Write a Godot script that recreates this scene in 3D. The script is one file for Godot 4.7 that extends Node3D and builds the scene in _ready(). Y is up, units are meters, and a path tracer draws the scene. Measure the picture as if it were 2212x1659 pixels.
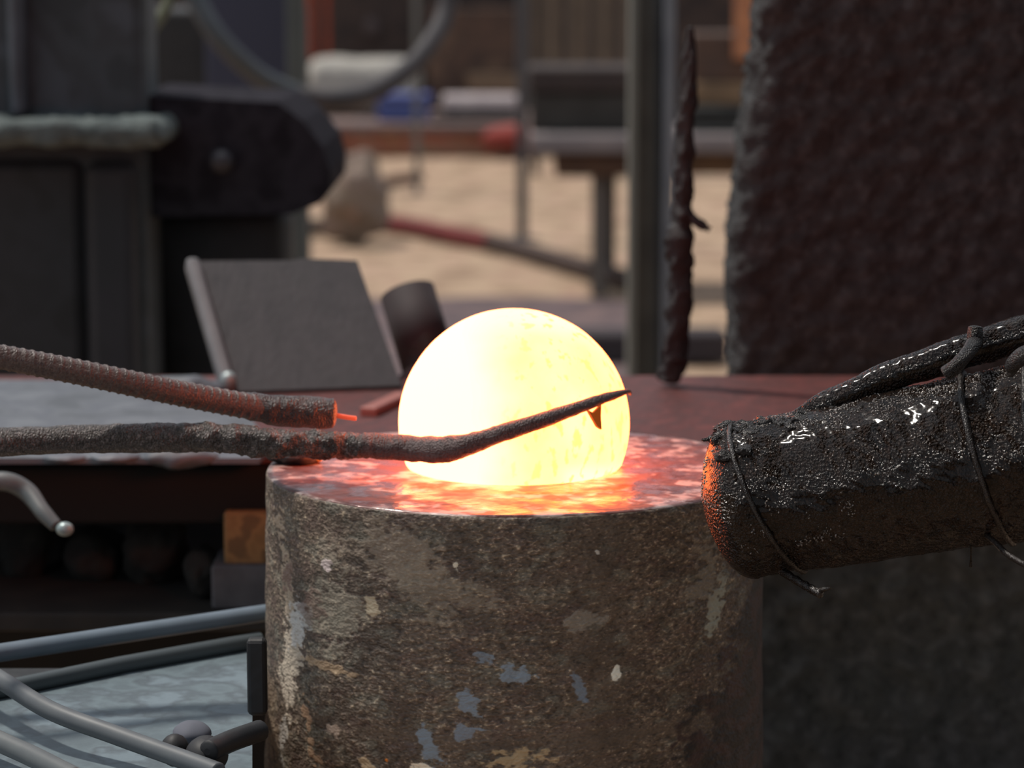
extends Node3D
# A white-hot steel ball on a forging block, held by a hooked bar, in a cluttered open workshop.

const F := 5902.0            # focal length in pixels of the 2212 x 1659 frame
const CX := 1106.0
const CY := 829.5
const H := 0.939             # height of the forging block's top
const BR := 0.06             # ball radius
const CR := 0.1289           # block radius
const EYE := Vector3(-0.001, 1.2, 1.401)
const PITCH := 8.8

var cam: Camera3D
var used := {}
var rng := RandomNumberGenerator.new()
var M := {}

# ------------------------------------------------------------------ geometry
class MB:
	var v := PackedVector3Array()
	var u := PackedVector2Array()
	var s := PackedInt32Array()

	func tri(a: Vector3, b: Vector3, c: Vector3, ua: Vector2, ub: Vector2, uc: Vector2, g: int) -> void:
		v.append(a); v.append(b); v.append(c)
		u.append(ua); u.append(ub); u.append(uc)
		s.append(g); s.append(g); s.append(g)

	func grid(P: Array, U: Array, g: int) -> void:
		for i in P.size() - 1:
			var a: PackedVector3Array = P[i]
			var b: PackedVector3Array = P[i + 1]
			var ua: PackedVector2Array = U[i]
			var ub: PackedVector2Array = U[i + 1]
			for j in a.size() - 1:
				tri(a[j], a[j + 1], b[j + 1], ua[j], ua[j + 1], ub[j + 1], g)
				tri(a[j], b[j + 1], b[j], ua[j], ub[j + 1], ub[j], g)

	func fan(ring: PackedVector3Array, c: Vector3, g: int, back: bool) -> void:
		for j in ring.size() - 1:
			var k := j + 1
			tri(c, ring[k if back else j], ring[j if back else k], Vector2(0.5, 0.5), Vector2(0, 0), Vector2(1, 0), g)

	# turns the closed shape added since start so that it faces outwards (clockwise)
	func close(start: int) -> void:
		var vol := 0.0
		var o := v[start]
		for k in range(start, v.size(), 3):
			vol += (v[k] - o).dot((v[k + 1] - o).cross(v[k + 2] - o))
		if vol > 0.0:
			for k in range(start, v.size(), 3):
				var t := v[k + 1]; v[k + 1] = v[k + 2]; v[k + 2] = t
				var w := u[k + 1]; u[k + 1] = u[k + 2]; u[k + 2] = w

	func mesh() -> ArrayMesh:
		var st := SurfaceTool.new()
		st.begin(Mesh.PRIMITIVE_TRIANGLES)
		for k in v.size():
			st.set_smooth_group(s[k])
			st.set_uv(u[k])
			st.add_vertex(v[k])
		st.generate_normals()
		return st.commit()

	# box with chamfered edges
	func box(size: Vector3, b: float, t := Transform3D()) -> MB:
		return rbox(size, b, 0.0, 0.0, null, t, true)

	# box with rounded edges, faces divided every step metres and pushed in and out by a noise
	func rbox(size: Vector3, b: float, step: float, amp: float, n: FastNoiseLite, t := Transform3D(), flat := false) -> MB:
		var start := v.size()
		var h := size / 2.0
		b = minf(b, minf(h.x, minf(h.y, h.z)) * 0.98)
		var inner := h - Vector3.ONE * b
		var lines := []
		for ax in 3:
			var l := PackedFloat32Array()
			if flat:
				l.append_array(PackedFloat32Array([-h[ax], -h[ax] + b, h[ax] - b, h[ax]]))
			else:
				var seg := 4 if amp > 0.0 else 3
				for k in seg + 1: l.append(-h[ax] + b * k / seg)
				var many := maxi(1, int(2.0 * inner[ax] / step)) if step > 0.0 else 1
				for k in range(1, many + 1): l.append(-inner[ax] + 2.0 * inner[ax] * k / many)
				for k in range(1, seg + 1): l.append(inner[ax] + b * k / seg)
			lines.append(l)
		for ax in 3:
			var p := (ax + 1) % 3
			var q := (ax + 2) % 3
			for side in [-1.0, 1.0]:
				var P := []
				var U := []
				for a in lines[p]:
					var row := PackedVector3Array()
					var ur := PackedVector2Array()
					for c in lines[q]:
						var x := Vector3.ZERO
						x[ax] = h[ax] * side; x[p] = a; x[q] = c
						var core := x.clamp(-inner, inner)
						var d := x - core
						if d.length() > 1e-9:
							if flat:
								var k := int(absf(d.x) > 1e-7) + int(absf(d.y) > 1e-7) + int(absf(d.z) > 1e-7)
								x = core + d / [1.0, 1.0, 1.6, 2.1][k]
							else:
								x = core + d.normalized() * b
						if amp > 0.0:
							x += d.normalized() * amp * n.get_noise_3dv(t * x * 1000.0)
						row.append(t * x)
						ur.append(Vector2(a, c))
					P.append(row); U.append(ur)
				if side < 0.0:
					P.reverse(); U.reverse()
				grid(P, U, -1 if flat else 0)
		close(start)
		return self

	# tube along a path with a radius at each point; bump(t, angle) adds to the radius
	func tube(path: PackedVector3Array, radii: PackedFloat32Array, sides: int, bump: Variant = null, round_end := true, squash := 1.0) -> MB:
		var start := v.size()
		var n := path.size()
		var tan0 := (path[1] - path[0]).normalized()
		var nor := tan0.cross(Vector3.UP if absf(tan0.y) < 0.9 else Vector3.RIGHT).normalized()
		var P := []
		var U := []
		var along := 0.0
		var centres := PackedVector3Array()
		var rr := PackedFloat32Array()
		if round_end:   # rounded ends
			for k in [0.05, 0.35, 0.7, 0.92]:
				centres.append(path[0] - tan0 * radii[0] * 0.35 * (1.0 - k)); rr.append(radii[0] * sqrt(1.0 - pow(1.0 - k, 2.0)))
		for i in n:
			centres.append(path[i]); rr.append(radii[i])
		if round_end:
			var te := (path[n - 1] - path[n - 2]).normalized()
			for k in [0.92, 0.7, 0.35, 0.05]:
				centres.append(path[n - 1] + te * radii[n - 1] * 0.35 * (1.0 - k)); rr.append(radii[n - 1] * sqrt(1.0 - pow(1.0 - k, 2.0)))
		var m := centres.size()
		for i in m:
			var tg := (centres[mini(i + 1, m - 1)] - centres[maxi(i - 1, 0)]).normalized()
			nor = (nor - tg * nor.dot(tg)).normalized()
			var bi := tg.cross(nor)
			if i > 0: along += centres[i].distance_to(centres[i - 1])
			var row := PackedVector3Array()
			var ur := PackedVector2Array()
			for j in sides + 1:
				var a := TAU * (j % sides) / sides
				var r := rr[i]
				if bump != null: r += bump.call(along, a) * minf(1.0, rr[i] / maxf(radii[0], 1e-6))
				row.append(centres[i] + (nor * cos(a) + bi * sin(a) * squash) * maxf(r, 1e-5))
				ur.append(Vector2(float(j) / sides, along))
			P.append(row); U.append(ur)
		grid(P, U, 0)
		fan(P[0], centres[0], 1, true)
		fan(P[m - 1], centres[m - 1], 1, false)
		close(start)
		return self

	# shape turned about the y axis; profile points are (radius, height)
	func lathe(profile: PackedVector2Array, sides: int, t := Transform3D(), g := 0, bump: Variant = null) -> MB:
		var start := v.size()
		var P := []
		var U := []
		for i in profile.size():
			var row := PackedVector3Array()
			var ur := PackedVector2Array()
			for j in sides + 1:
				var a := TAU * (j % sides) / sides
				var r: float = profile[i].x
				var y := profile[i].y
				if bump != null and r > 1e-6:
					var o: Vector2 = bump.call(a, r, y)
					r += o.x; y += o.y
				row.append(t * Vector3(r * sin(a - PI), y, r * cos(a - PI)))
				ur.append(Vector2(float(j) / sides, y))
			P.append(row); U.append(ur)
		grid(P, U, g)
		close(start)
		return self

	# flat outline (counter-clockwise or not) pulled along z
	func prism(outline: PackedVector2Array, depth: float, t := Transform3D()) -> MB:
		var start := v.size()
		var idx := Geometry2D.triangulate_polygon(outline)
		var n := outline.size()
		var area := 0.0
		for k in n: area += outline[k].cross(outline[(k + 1) % n])
		for k in range(0, idx.size(), 3):
			var a := outline[idx[k]]; var b := outline[idx[k + 1]]; var c := outline[idx[k + 2]]
			if (b - a).cross(c - a) < 0.0:
				var w := b; b = c; c = w
			tri(t * Vector3(a.x, a.y, depth / 2), t * Vector3(b.x, b.y, depth / 2), t * Vector3(c.x, c.y, depth / 2), a, b, c, -1)
			tri(t * Vector3(a.x, a.y, -depth / 2), t * Vector3(c.x, c.y, -depth / 2), t * Vector3(b.x, b.y, -depth / 2), a, c, b, -1)
		for k in n:
			var a := outline[k]; var b := outline[(k + 1) % n]
			if area < 0.0:
				var w := a; a = b; b = w
			var a1 := t * Vector3(a.x, a.y, depth / 2); var b1 := t * Vector3(b.x, b.y, depth / 2)
			var a0 := t * Vector3(a.x, a.y, -depth / 2); var b0 := t * Vector3(b.x, b.y, -depth / 2)
			tri(a0, b0, b1, a, b, b, -1)
			tri(a0, b1, a1, a, b, a, -1)
		close(start)
		return self

	# lump: a sphere squashed to size and pushed about by a noise
	func lump(at: Vector3, size: Vector3, amp: float, n: FastNoiseLite, rings := 20) -> MB:
		var start := v.size()
		var P := []
		var U := []
		for i in rings + 1:
			var th := PI * i / rings
			var row := PackedVector3Array()
			var ur := PackedVector2Array()
			for j in 2 * rings + 1:
				var a := TAU * (j % (2 * rings)) / (2 * rings)
				var d := Vector3(sin(th) * cos(a), cos(th), sin(th) * sin(a))
				var p := d * size
				p *= 1.0 + amp * n.get_noise_3dv((at + p) * 1000.0)
				row.append(at + p)
				ur.append(Vector2(float(j) / (2 * rings), float(i) / rings))
			P.append(row); U.append(ur)
		grid(P, U, 0)
		close(start)
		return self

func noise(freq: float, seed_: int, oct := 4, type := FastNoiseLite.TYPE_SIMPLEX_SMOOTH) -> FastNoiseLite:
	var n := FastNoiseLite.new()
	n.noise_type = type
	n.frequency = freq
	n.seed = seed_
	n.fractal_octaves = oct
	return n

func spline(pts: Array, per := 12) -> PackedVector3Array:
	var out := PackedVector3Array()
	for i in pts.size() - 1:
		var p0: Vector3 = pts[maxi(i - 1, 0)]
		var p1: Vector3 = pts[i]
		var p2: Vector3 = pts[i + 1]
		var p3: Vector3 = pts[mini(i + 2, pts.size() - 1)]
		for k in per:
			out.append(p1.cubic_interpolate(p2, p0, p3, float(k) / per))
	out.append(pts[-1])
	return out

func radii(r: Array, per := 12) -> PackedFloat32Array:
	var out := PackedFloat32Array()
	for i in r.size() - 1:
		for k in per:
			out.append(lerpf(r[i], r[i + 1], smoothstep(0.0, 1.0, float(k) / per)))
	out.append(r[-1])
	return out

func even(n: int, r: float) -> PackedFloat32Array:
	var out := PackedFloat32Array()
	out.resize(n)
	out.fill(r)
	return out

# ------------------------------------------------------------------ places
func ray(x: float, y: float) -> Vector3:
	return (cam.transform.basis * Vector3((x - CX) / F, -(y - CY) / F, -1.0))

func at(x: float, y: float, depth: float) -> Vector3:
	return EYE + ray(x, y) * depth

func on_y(x: float, y: float, h: float) -> Vector3:
	var r := ray(x, y)
	return EYE + r * ((h - EYE.y) / r.y)

func on_z(x: float, y: float, z: float) -> Vector3:
	var r := ray(x, y)
	return EYE + r * ((z - EYE.z) / r.z)

# ------------------------------------------------------------------ scene tree
func numbered(called: String) -> String:
	var n: int = used.get(called, 0)
	used[called] = n + 1
	return called if n == 0 else "%s_%03d" % [called, n]

func tag(o: Node, label: String, category: String, group := "") -> Node:
	o.set_meta("label", label)
	o.set_meta("category", category)
	if group: o.set_meta("group", group)
	return o

func thing(called: String, label: String, category: String, where := Vector3.ZERO, group := "") -> Node3D:
	var o := Node3D.new()
	o.name = numbered(called)
	add_child(o)
	o.position = where
	tag(o, label, category, group)
	return o

# commits a shape (given in world places) as one mesh under parent
func obj(called: String, mb: MB, m: Material, parent: Node3D = null) -> MeshInstance3D:
	var o := MeshInstance3D.new()
	if parent:
		o.name = called
		var off := Vector3.ZERO
		var p: Node = parent
		while p != self:
			off += (p as Node3D).position
			p = p.get_parent()
		for k in mb.v.size(): mb.v[k] -= off
		o.mesh = mb.mesh()
		parent.add_child(o, true)
	else:
		o.name = numbered(called)
		o.mesh = mb.mesh()
		add_child(o)
	o.material_override = m
	return o

func struct(called: String, mb: MB, m: Material) -> MeshInstance3D:
	var o := obj(called, mb, m)
	o.set_meta("kind", "structure")
	return o

# ------------------------------------------------------------------ materials
func ramp_tex(n: FastNoiseLite, stops: Array, size := 512) -> NoiseTexture2D:
	var t := NoiseTexture2D.new()
	t.width = size; t.height = size
	t.seamless = true
	t.noise = n
	var g := Gradient.new()
	var off := PackedFloat32Array()
	var col := PackedColorArray()
	for k in stops:
		off.append(k[0]); col.append(k[1])
	g.offsets = off; g.colors = col
	t.color_ramp = g
	return t

func bump_tex(n: FastNoiseLite, size := 512) -> NoiseTexture2D:
	var t := NoiseTexture2D.new()
	t.width = size; t.height = size
	t.seamless = true
	t.noise = n
	return t

func c8(r: float, g: float, b: float) -> Color:
	return Color(r / 255.0, g / 255.0, b / 255.0)

# a plain or mottled surface; stops are sRGB colours along the noise, per_m repeats of the texture a metre
func surf(stops: Array, rough: float, per_m := 4.0, freq := 0.01, metal := 0.0, bump := 0.0, bfreq := 0.03, seed_ := 1) -> StandardMaterial3D:
	var m := StandardMaterial3D.new()
	m.roughness = rough
	m.metallic = metal
	if stops.size() == 1:
		m.albedo_color = stops[0]
	else:
		var st := []
		for k in stops.size():
			st.append([lerpf(0.25, 0.75, float(k) / (stops.size() - 1)), stops[k]])
		m.albedo_texture = ramp_tex(noise(freq, seed_, 5), st)
	m.uv1_triplanar = true
	m.uv1_scale = Vector3.ONE * per_m
	if bump > 0.0:
		m.heightmap_enabled = true
		m.heightmap_texture = bump_tex(noise(bfreq, seed_ + 7, 4))
		m.heightmap_scale = bump
	return m

func s01(a: float, b: float, x: float) -> float:
	return smoothstep(a, b, x)

func noise_bytes(w: int, h: int, n: FastNoiseLite) -> PackedByteArray:
	return n.get_seamless_image(w, h).get_data()

func _ready() -> void:
	# ---------------- camera
	cam = Camera3D.new()
	cam.name = "camera"
	add_child(cam)
	cam.position = EYE
	cam.rotation_degrees = Vector3(-PITCH, 0, 0)
	var lens := CameraAttributesPhysical.new()
	lens.frustum_focal_length = 24.0 / (2.0 * tan(deg_to_rad(8.0)))
	lens.exposure_aperture = 9.6
	lens.frustum_focus_distance = 1.255
	lens.frustum_near = 0.05
	lens.frustum_far = 200.0
	cam.attributes = lens
	cam.current = true
	# ---------------- sky, sun, exposure
	var we := WorldEnvironment.new()
	we.name = "environment"
	var e := Environment.new()
	e.background_mode = Environment.BG_SKY
	var sk := ProceduralSkyMaterial.new()
	sk.sky_top_color = Color(0.86, 0.9, 0.95)
	sk.sky_horizon_color = Color(0.8, 0.83, 0.86)
	sk.ground_bottom_color = Color(0.3, 0.28, 0.26)
	sk.ground_horizon_color = Color(0.4, 0.38, 0.36)
	var sky := Sky.new()
	sky.sky_material = sk
	e.sky = sky
	e.background_energy_multiplier = 0.8
	e.tonemap_mode = Environment.TONE_MAPPER_LINEAR
	e.tonemap_exposure = 1.0
	e.sdfgi_enabled = true
	e.ssao_enabled = true
	e.ssil_enabled = true
	we.environment = e
	add_child(we)
	var sun := DirectionalLight3D.new()
	sun.name = "sun"
	sun.light_color = Color(1.0, 0.97, 0.93)
	sun.light_energy = 1.0
	sun.light_angular_distance = 4.0
	sun.shadow_enabled = true
	sun.sky_mode = DirectionalLight3D.SKY_MODE_LIGHT_ONLY
	add_child(sun)
	sun.look_at_from_position(Vector3(-1.25, 3.0, -0.7), Vector3.ZERO)
	rng.seed = 11
	materials()
	setting()
	far_things()
	hammer()
	furnace()
	bench()
	lower_left()
	block()
	ball()
	rods()
	tar_pipe()

func materials() -> void:
	M.sand = surf([c8(132, 106, 84), c8(154, 128, 104), c8(168, 144, 118), c8(160, 128, 108)], 0.9, 0.5, 0.012, 0.0, 0.4, 0.05, 3)
	M.wall = surf([c8(44, 34, 32), c8(62, 48, 42), c8(54, 42, 38)], 0.85, 0.6, 0.01, 0.0, 0.0, 0.03, 5)
	M.black = surf([c8(22, 22, 24), c8(32, 31, 34), c8(26, 25, 26)], 0.6, 3.0, 0.01, 0.0, 0.06, 0.04, 9)
	M.slate = surf([c8(46, 51, 54), c8(60, 65, 69), c8(52, 55, 58), c8(68, 73, 79)], 0.65, 2.0, 0.008, 0.0, 0.05, 0.04, 12)
	M.dust = surf([c8(70, 78, 78), c8(96, 104, 102), c8(84, 90, 88)], 0.95, 6.0, 0.01, 0.0, 0.2, 0.05, 14)
	M.steel = surf([c8(78, 82, 88), c8(94, 98, 104), c8(86, 90, 98), c8(102, 106, 112)], 0.6, 3.0, 0.01, 0.0, 0.02, 0.05, 17)
	M.dark_steel = surf([c8(50, 50, 53), c8(61, 60, 63), c8(55, 55, 57)], 0.7, 5.0, 0.012, 0.0, 0.03, 0.06, 19)
	M.rust = surf([c8(74, 56, 46), c8(104, 82, 70), c8(88, 68, 58), c8(120, 98, 86)], 0.75, 14.0, 0.02, 0.0, 0.05, 0.06, 21)

func setting() -> void:
	struct("floor", MB.new().box(Vector3(26, 0.3, 30), 0.01, Transform3D(Basis(), Vector3(0, -0.15, -8))), M.sand)
	struct("added_ceiling", MB.new().box(Vector3(4.0, 0.15, 5.0), 0.01, Transform3D(Basis(), Vector3(1.55, 3.075, 2.1))), M.wall)  # unseen roof added to cut the sky light over the foreground
	struct("added_wall_right", MB.new().box(Vector3(0.15, 3.0, 5.0), 0.01, Transform3D(Basis(), Vector3(3.5, 1.5, 1.9))), M.wall)  # unseen wall added to keep light off the right side
	struct("wall_back", MB.new().box(Vector3(26, 2.4, 0.2), 0.01, Transform3D(Basis(), Vector3(0, 1.2, -17.9))), M.wall)

# world-aligned box whose front face covers a pixel rectangle on the plane z
func rect_box(mb: MB, x0: float, y0: float, x1: float, y1: float, z: float, deep: float, bevel := 0.004, floor_ := -1.0) -> MB:
	var a := on_z(x0, y0, z)
	var b := on_z(x1, y1, z)
	var low := b.y if floor_ < 0.0 else floor_
	return mb.box(Vector3(absf(b.x - a.x), a.y - low, deep), bevel, Transform3D(Basis(), Vector3((a.x + b.x) / 2, (a.y + low) / 2, z - deep / 2)))

func rect_round(mb: MB, x0: float, y0: float, x1: float, y1: float, z: float, deep: float, bevel: float, step: float, amp: float, n: FastNoiseLite, floor_ := -1.0) -> MB:
	var a := on_z(x0, y0, z)
	var b := on_z(x1, y1, z)
	var low := b.y if floor_ < 0.0 else floor_
	return mb.rbox(Vector3(absf(b.x - a.x), a.y - low, deep), bevel, step, amp, n, Transform3D(Basis(), Vector3((a.x + b.x) / 2, (a.y + low) / 2, z - deep / 2)))

# flat slab whose outline is given by pixels seen on the level h
func slab(mb: MB, pixels: Array, h: float, thick: float) -> MB:
	var o := PackedVector2Array()
	for p in pixels:
		var w := on_y(p[0], p[1], h)
		o.append(Vector2(w.x, -w.z))
	return mb.prism(o, thick, Transform3D(Basis(Vector3.RIGHT, Vector3(0, 0, -1), Vector3.UP), Vector3(0, h - thick / 2, 0)))

# path through pixels, each [x, y, depth]
func px_path(l: Array, per := 12) -> PackedVector3Array:
	var p := []
	for k in l: p.append(at(k[0], k[1], k[2]))
	return spline(p, per)

func far_things() -> void:
	var n := noise(0.004, 31, 4)
	# rusty platform along the wall
	var dt := on_z(800, 268, -15.5).y + 0.001
	var tt := on_z(1300, 291, -8.3).y + 0.001
	var t := thing("low_platform", "long low rust-edged platform at the foot of the far wall", "platform", Vector3(-0.6, 0, -15.5))
	obj("deck", rect_box(MB.new(), 560, 268, 1172, 286, -15.5, 1.7, 0.01), surf([c8(120, 98, 92), c8(104, 90, 88), c8(132, 104, 92)], 0.9, 0.5, 0.01), t)
	obj("skirt", rect_box(MB.new(), 570, 286, 1165, 330, -15.53, 1.6, 0.01, 0.0), surf([c8(140, 92, 66), c8(122, 80, 60), c8(152, 84, 66), c8(128, 100, 80)], 0.9, 0.5, 0.012), t)
	# red cloth at its right end
	obj("red_cloth", MB.new().lump(on_z(1100, 296, -15.38), Vector3(0.17, 0.075, 0.12), 0.25, n), surf([c8(150, 62, 52), c8(120, 52, 48)], 0.95, 3.0, 0.02))
	tag(get_child(-1), "crumpled red cloth on the end of the rusty platform", "cloth")
	# grey sack before the platform
	obj("grey_sack", MB.new().lump(on_y(768, 432, 0.19), Vector3(0.15, 0.19, 0.14), 0.35, noise(0.006, 32, 3)), surf([c8(140, 118, 108), c8(112, 100, 84), c8(126, 108, 102)], 0.95, 2.0, 0.012))
	tag(get_child(-1), "slumped greyish sack on the sandy ground below the platform", "sack")
	# white sack, blue crate, pale roll, cardboard sheet
	t = thing("white_sack", "bulging off-white sack on the platform behind the hanging hose", "sack", on_z(780, 268, -16.2))
	obj("bag", rect_round(MB.new(), 655, 128, 905, 215, -16.25, 0.5, 0.12, 0.03, 0.02, n, dt + 0.015), surf([c8(168, 162, 152), c8(150, 146, 140)], 0.95, 1.0, 0.01), t)
	t = thing("blue_crate", "blue plastic crate on the platform beside the white sack", "crate", on_z(865, 262, -15.8))
	obj("body", rect_box(MB.new(), 815, 212, 926, 266, -15.75, 0.3, 0.015, dt), surf([c8(66, 78, 132)], 0.6), t)
	obj("rim", rect_box(MB.new(), 812, 205, 929, 216, -15.73, 0.34, 0.008), surf([c8(72, 84, 140)], 0.6), t)
	t = thing("pale_roll", "pale rolled sheet lying on a dark crate on the platform", "roll", on_z(1035, 250, -15.8))
	var a := on_z(962, 230, -15.9)
	var b := on_z(1113, 230, -15.9)
	a.y = on_z(1000, 252, -15.7).y + 0.068
	b.y = a.y
	obj("roll", MB.new().tube(PackedVector3Array([a, a.lerp(b, 0.5), b]), even(3, 0.066), 20), surf([c8(162, 150, 150), c8(180, 168, 166)], 0.9, 1.0), t)
	t = thing("dark_crate", "low dark wooden crate under the pale roll", "crate", on_z(1030, 276, -15.8))
	obj("body", rect_box(MB.new(), 935, 252, 1122, 276, -15.7, 0.5, 0.008, dt), surf([c8(40, 34, 32)], 0.9), t)
	t = thing("brown_board", "tall brown wood board leaning on the far wall behind the pale roll", "board", on_z(1020, 268, -17.4))
	obj("sheet", rect_box(MB.new(), 925, 18, 1112, 205, -17.3, 0.06, 0.01, 0.25), surf([c8(88, 66, 54), c8(70, 54, 46), c8(104, 80, 64)], 0.9, 0.7, 0.008), t)
	obj("batten", rect_box(MB.new(), 1010, 160, 1118, 200, -17.2, 0.06, 0.01), surf([c8(116, 94, 74)], 0.9, 0.7, 0.008), t)
	# thin poles
	for q in [[893, 906, -12.8, "pale thin pole standing against the far wall by the brown board", c8(96, 96, 92)], [1116, 1140, -10.5, "slim grey steel pole standing left of the far table", c8(66, 64, 66)]]:
		t = thing("thin_pole", q[3], "pole", on_z((q[0] + q[1]) / 2.0, 400, q[2]) * Vector3(1, 0, 1))
		var lo: Vector3 = on_z((q[0] + q[1]) / 2.0, 100, q[2])
		var r: float = (q[1] - q[0]) * 0.5 / F * (EYE.z - q[2])
		obj("pole", MB.new().tube(PackedVector3Array([Vector3(lo.x, 0.004, lo.z), Vector3(lo.x, 0.6, lo.z), Vector3(lo.x, 2.2, lo.z)]), even(3, r), 14), surf([q[4]], 0.7), t)
		obj("foot", MB.new().lathe(PackedVector2Array([Vector2(0.0001, 0.0), Vector2(r * 3, 0.0), Vector2(r * 3, 0.006), Vector2(0.0001, 0.006)]), 20, Transform3D(Basis(), Vector3(lo.x, 0, lo.z)), -1), surf([q[4]], 0.7), t)
	# orange hanging straps
	var org := surf([c8(150, 62, 34), c8(120, 54, 36)], 0.9, 3.0)
	var sn := 0
	for q in [[661, 679, 128, "broad orange strap hanging at the left end of the far wall"], [699, 712, 122, "narrow orange strap hanging right of the broad one on the far wall"]]:
		obj("hanging_strap", rect_box(MB.new(), q[0], -120, q[1], q[2], -13.0 - sn * 0.3, 0.012, 0.002), org)
		tag(get_child(-1), q[3], "strap", "orange straps hanging at the far wall")
		sn += 1
	obj("strap_rail", MB.new().tube(PackedVector3Array([on_z(560, -118, -13.1) , on_z(700, -118, -13.1), on_z(960, -118, -13.1)]), even(3, 0.03), 12), M.black)
	tag(get_child(-1), "dark rail the orange straps hang from", "rail")
	# pale hand-sized float on the wall
	obj("grey_lump", MB.new().lump(on_z(802, 62, -17.77), Vector3(0.055, 0.08, 0.05), 0.1, n), surf([c8(76, 64, 62)], 0.9))
	tag(get_child(-1), "small greyish bundle hung on the dark wall above the white sack", "bundle")
	# slatted panel
	t = thing("slatted_screen", "screen of narrow beige upright slats high behind the far table", "screen", on_z(1265, 140, -14.0) * Vector3(1, 0, 1))
	var cols := [surf([c8(92, 80, 70), c8(78, 68, 60)], 0.9, 1.0), surf([c8(112, 98, 84), c8(98, 86, 74)], 0.9, 1.0), surf([c8(84, 74, 66)], 0.9)]
	for k in 13:
		var x0 := 1145.0 + k * 19.0
		var zz := -14.0 - 0.02 * (k % 2)
		obj("slat", rect_box(MB.new(), x0, -150, x0 + 15.5, 134 + (k * 7) % 9, zz, 0.02, 0.004), cols[(k * 5) % 3], t)
	obj("rail", rect_box(MB.new(), 1136, 132, 1396, 144, -14.06, 0.04, 0.005), cols[2], t)
	for x in [1148, 1384]:
		obj("leg", rect_box(MB.new(), x, -150, x + 18, 140, -14.08, 0.05, 0.005, 0.0), cols[2], t)
	# table
	t = thing("far_table", "grey topped work table with a brown apron far behind the ball", "table", on_z(1300, 650, -8.3) * Vector3(1, 0, 1))
	obj("table_top", rect_box(MB.new(), 1146, 291, 1760, 332, -8.3, 0.7, 0.01), surf([c8(112, 104, 104), c8(126, 116, 114)], 0.85, 1.0), t)
	obj("drawer", rect_box(MB.new(), 1200, 333, 1378, 381, -8.36, 0.5, 0.01), surf([c8(88, 62, 44), c8(70, 50, 38)], 0.85, 1.0), t)
	obj("apron", rect_box(MB.new(), 1380, 333, 1740, 378, -8.4, 0.05, 0.006), surf([c8(104, 78, 54), c8(86, 64, 46)], 0.85, 1.0), t)
	for x in [1279, 1690]:
		obj("leg", rect_box(MB.new(), x, 381, x + 31, 650, -8.42, 0.06, 0.008, 0.0), surf([c8(92, 84, 78)], 0.8), t)
	for x in [1310, 1650]:
		obj("leg", rect_box(MB.new(), x, 340, x + 20, 600, -8.9, 0.05, 0.008, 0.0), surf([c8(64, 58, 54)], 0.8), t)
	# things on the table
	t = thing("dark_box", "dark brown-green box on the far table", "box", on_z(1262, 291, -8.5))
	obj("body", rect_box(MB.new(), 1146, 200, 1372, 291, -8.45, 0.4, 0.012, tt), surf([c8(50, 46, 42), c8(58, 54, 50)], 0.9, 1.0), t)
	obj("lid", rect_box(MB.new(), 1142, 146, 1376, 200, -8.43, 0.44, 0.012), surf([c8(52, 42, 40), c8(60, 50, 46)], 0.9, 1.0), t)
	t = thing("grey_tub", "grey tub on the far table right of the rough bar", "tub", on_z(1590, 291, -8.5))
	obj("body", rect_round(MB.new(), 1490, 262, 1720, 291, -8.42, 0.35, 0.03, 0.0, 0.0, null, tt), surf([c8(80, 78, 74)], 0.8), t)
	obj("black_lid", rect_round(MB.new(), 1484, 230, 1726, 262, -8.4, 0.38, 0.03, 0.0, 0.0, null), surf([c8(24, 24, 22)], 0.8), t)
	t = thing("tan_carton", "tan carton stacked on the black lidded tub", "carton", on_z(1590, 230, -8.5))
	obj("body", rect_box(MB.new(), 1492, 178, 1716, 230, -8.45, 0.3, 0.01, on_z(1500, 230, -8.4).y + 0.001), surf([c8(122, 98, 74), c8(104, 84, 64)], 0.9, 1.0), t)
	t = thing("brown_carton", "brown carton topmost of the stack on the far table", "carton", on_z(1590, 178, -8.5))
	obj("body", rect_box(MB.new(), 1496, 72, 1712, 178, -8.47, 0.28, 0.01), surf([c8(84, 62, 50), c8(74, 58, 50)], 0.9, 1.0), t)
	t = thing("orange_board", "upright orange-brown board against the cartons beside the rough furnace", "board", on_z(1612, 178, -8.2))
	obj("board", rect_box(MB.new(), 1588, -60, 1650, 128, -8.44, 0.025, 0.004), surf([c8(176, 118, 82), c8(160, 106, 76)], 0.85, 2.0), t)
	# hose across the ground
	t = thing("ground_hose", "dark brown hose with a dark red length curving over the sandy ground", "hose")
	var line := [[560, 500], [680, 490], [780, 479], [880, 488], [980, 508], [1080, 527], [1200, 560], [1300, 588], [1420, 618]]
	var pts := []
	for k in line: pts.append(on_y(k[0], k[1], 0.043))
	var sp := spline(pts, 10)
	var dark := surf([c8(66, 48, 40), c8(54, 40, 36)], 0.8, 2.0)
	obj("dark_length", MB.new().tube(sp.slice(0, 26), even(26, 0.034), 14), dark, t)
	obj("red_length", MB.new().tube(sp.slice(25, 49), even(24, 0.04), 14), surf([c8(112, 36, 34), c8(94, 32, 32)], 0.8, 2.0), t)
	obj("dark_length", MB.new().tube(sp.slice(48), even(sp.size() - 48, 0.036), 14), dark, t)
	# brown plank end on the ground
	obj("brown_stick", MB.new().tube(px_stick([[712, 432, 0.03], [800, 400, 0.03], [905, 380, 0.03]]), even(25, 0.03), 10), surf([c8(112, 84, 68), c8(96, 70, 58)], 0.9))
	tag(get_child(-1), "brown stick lying on the sand beside the greyish sack", "stick")
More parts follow.
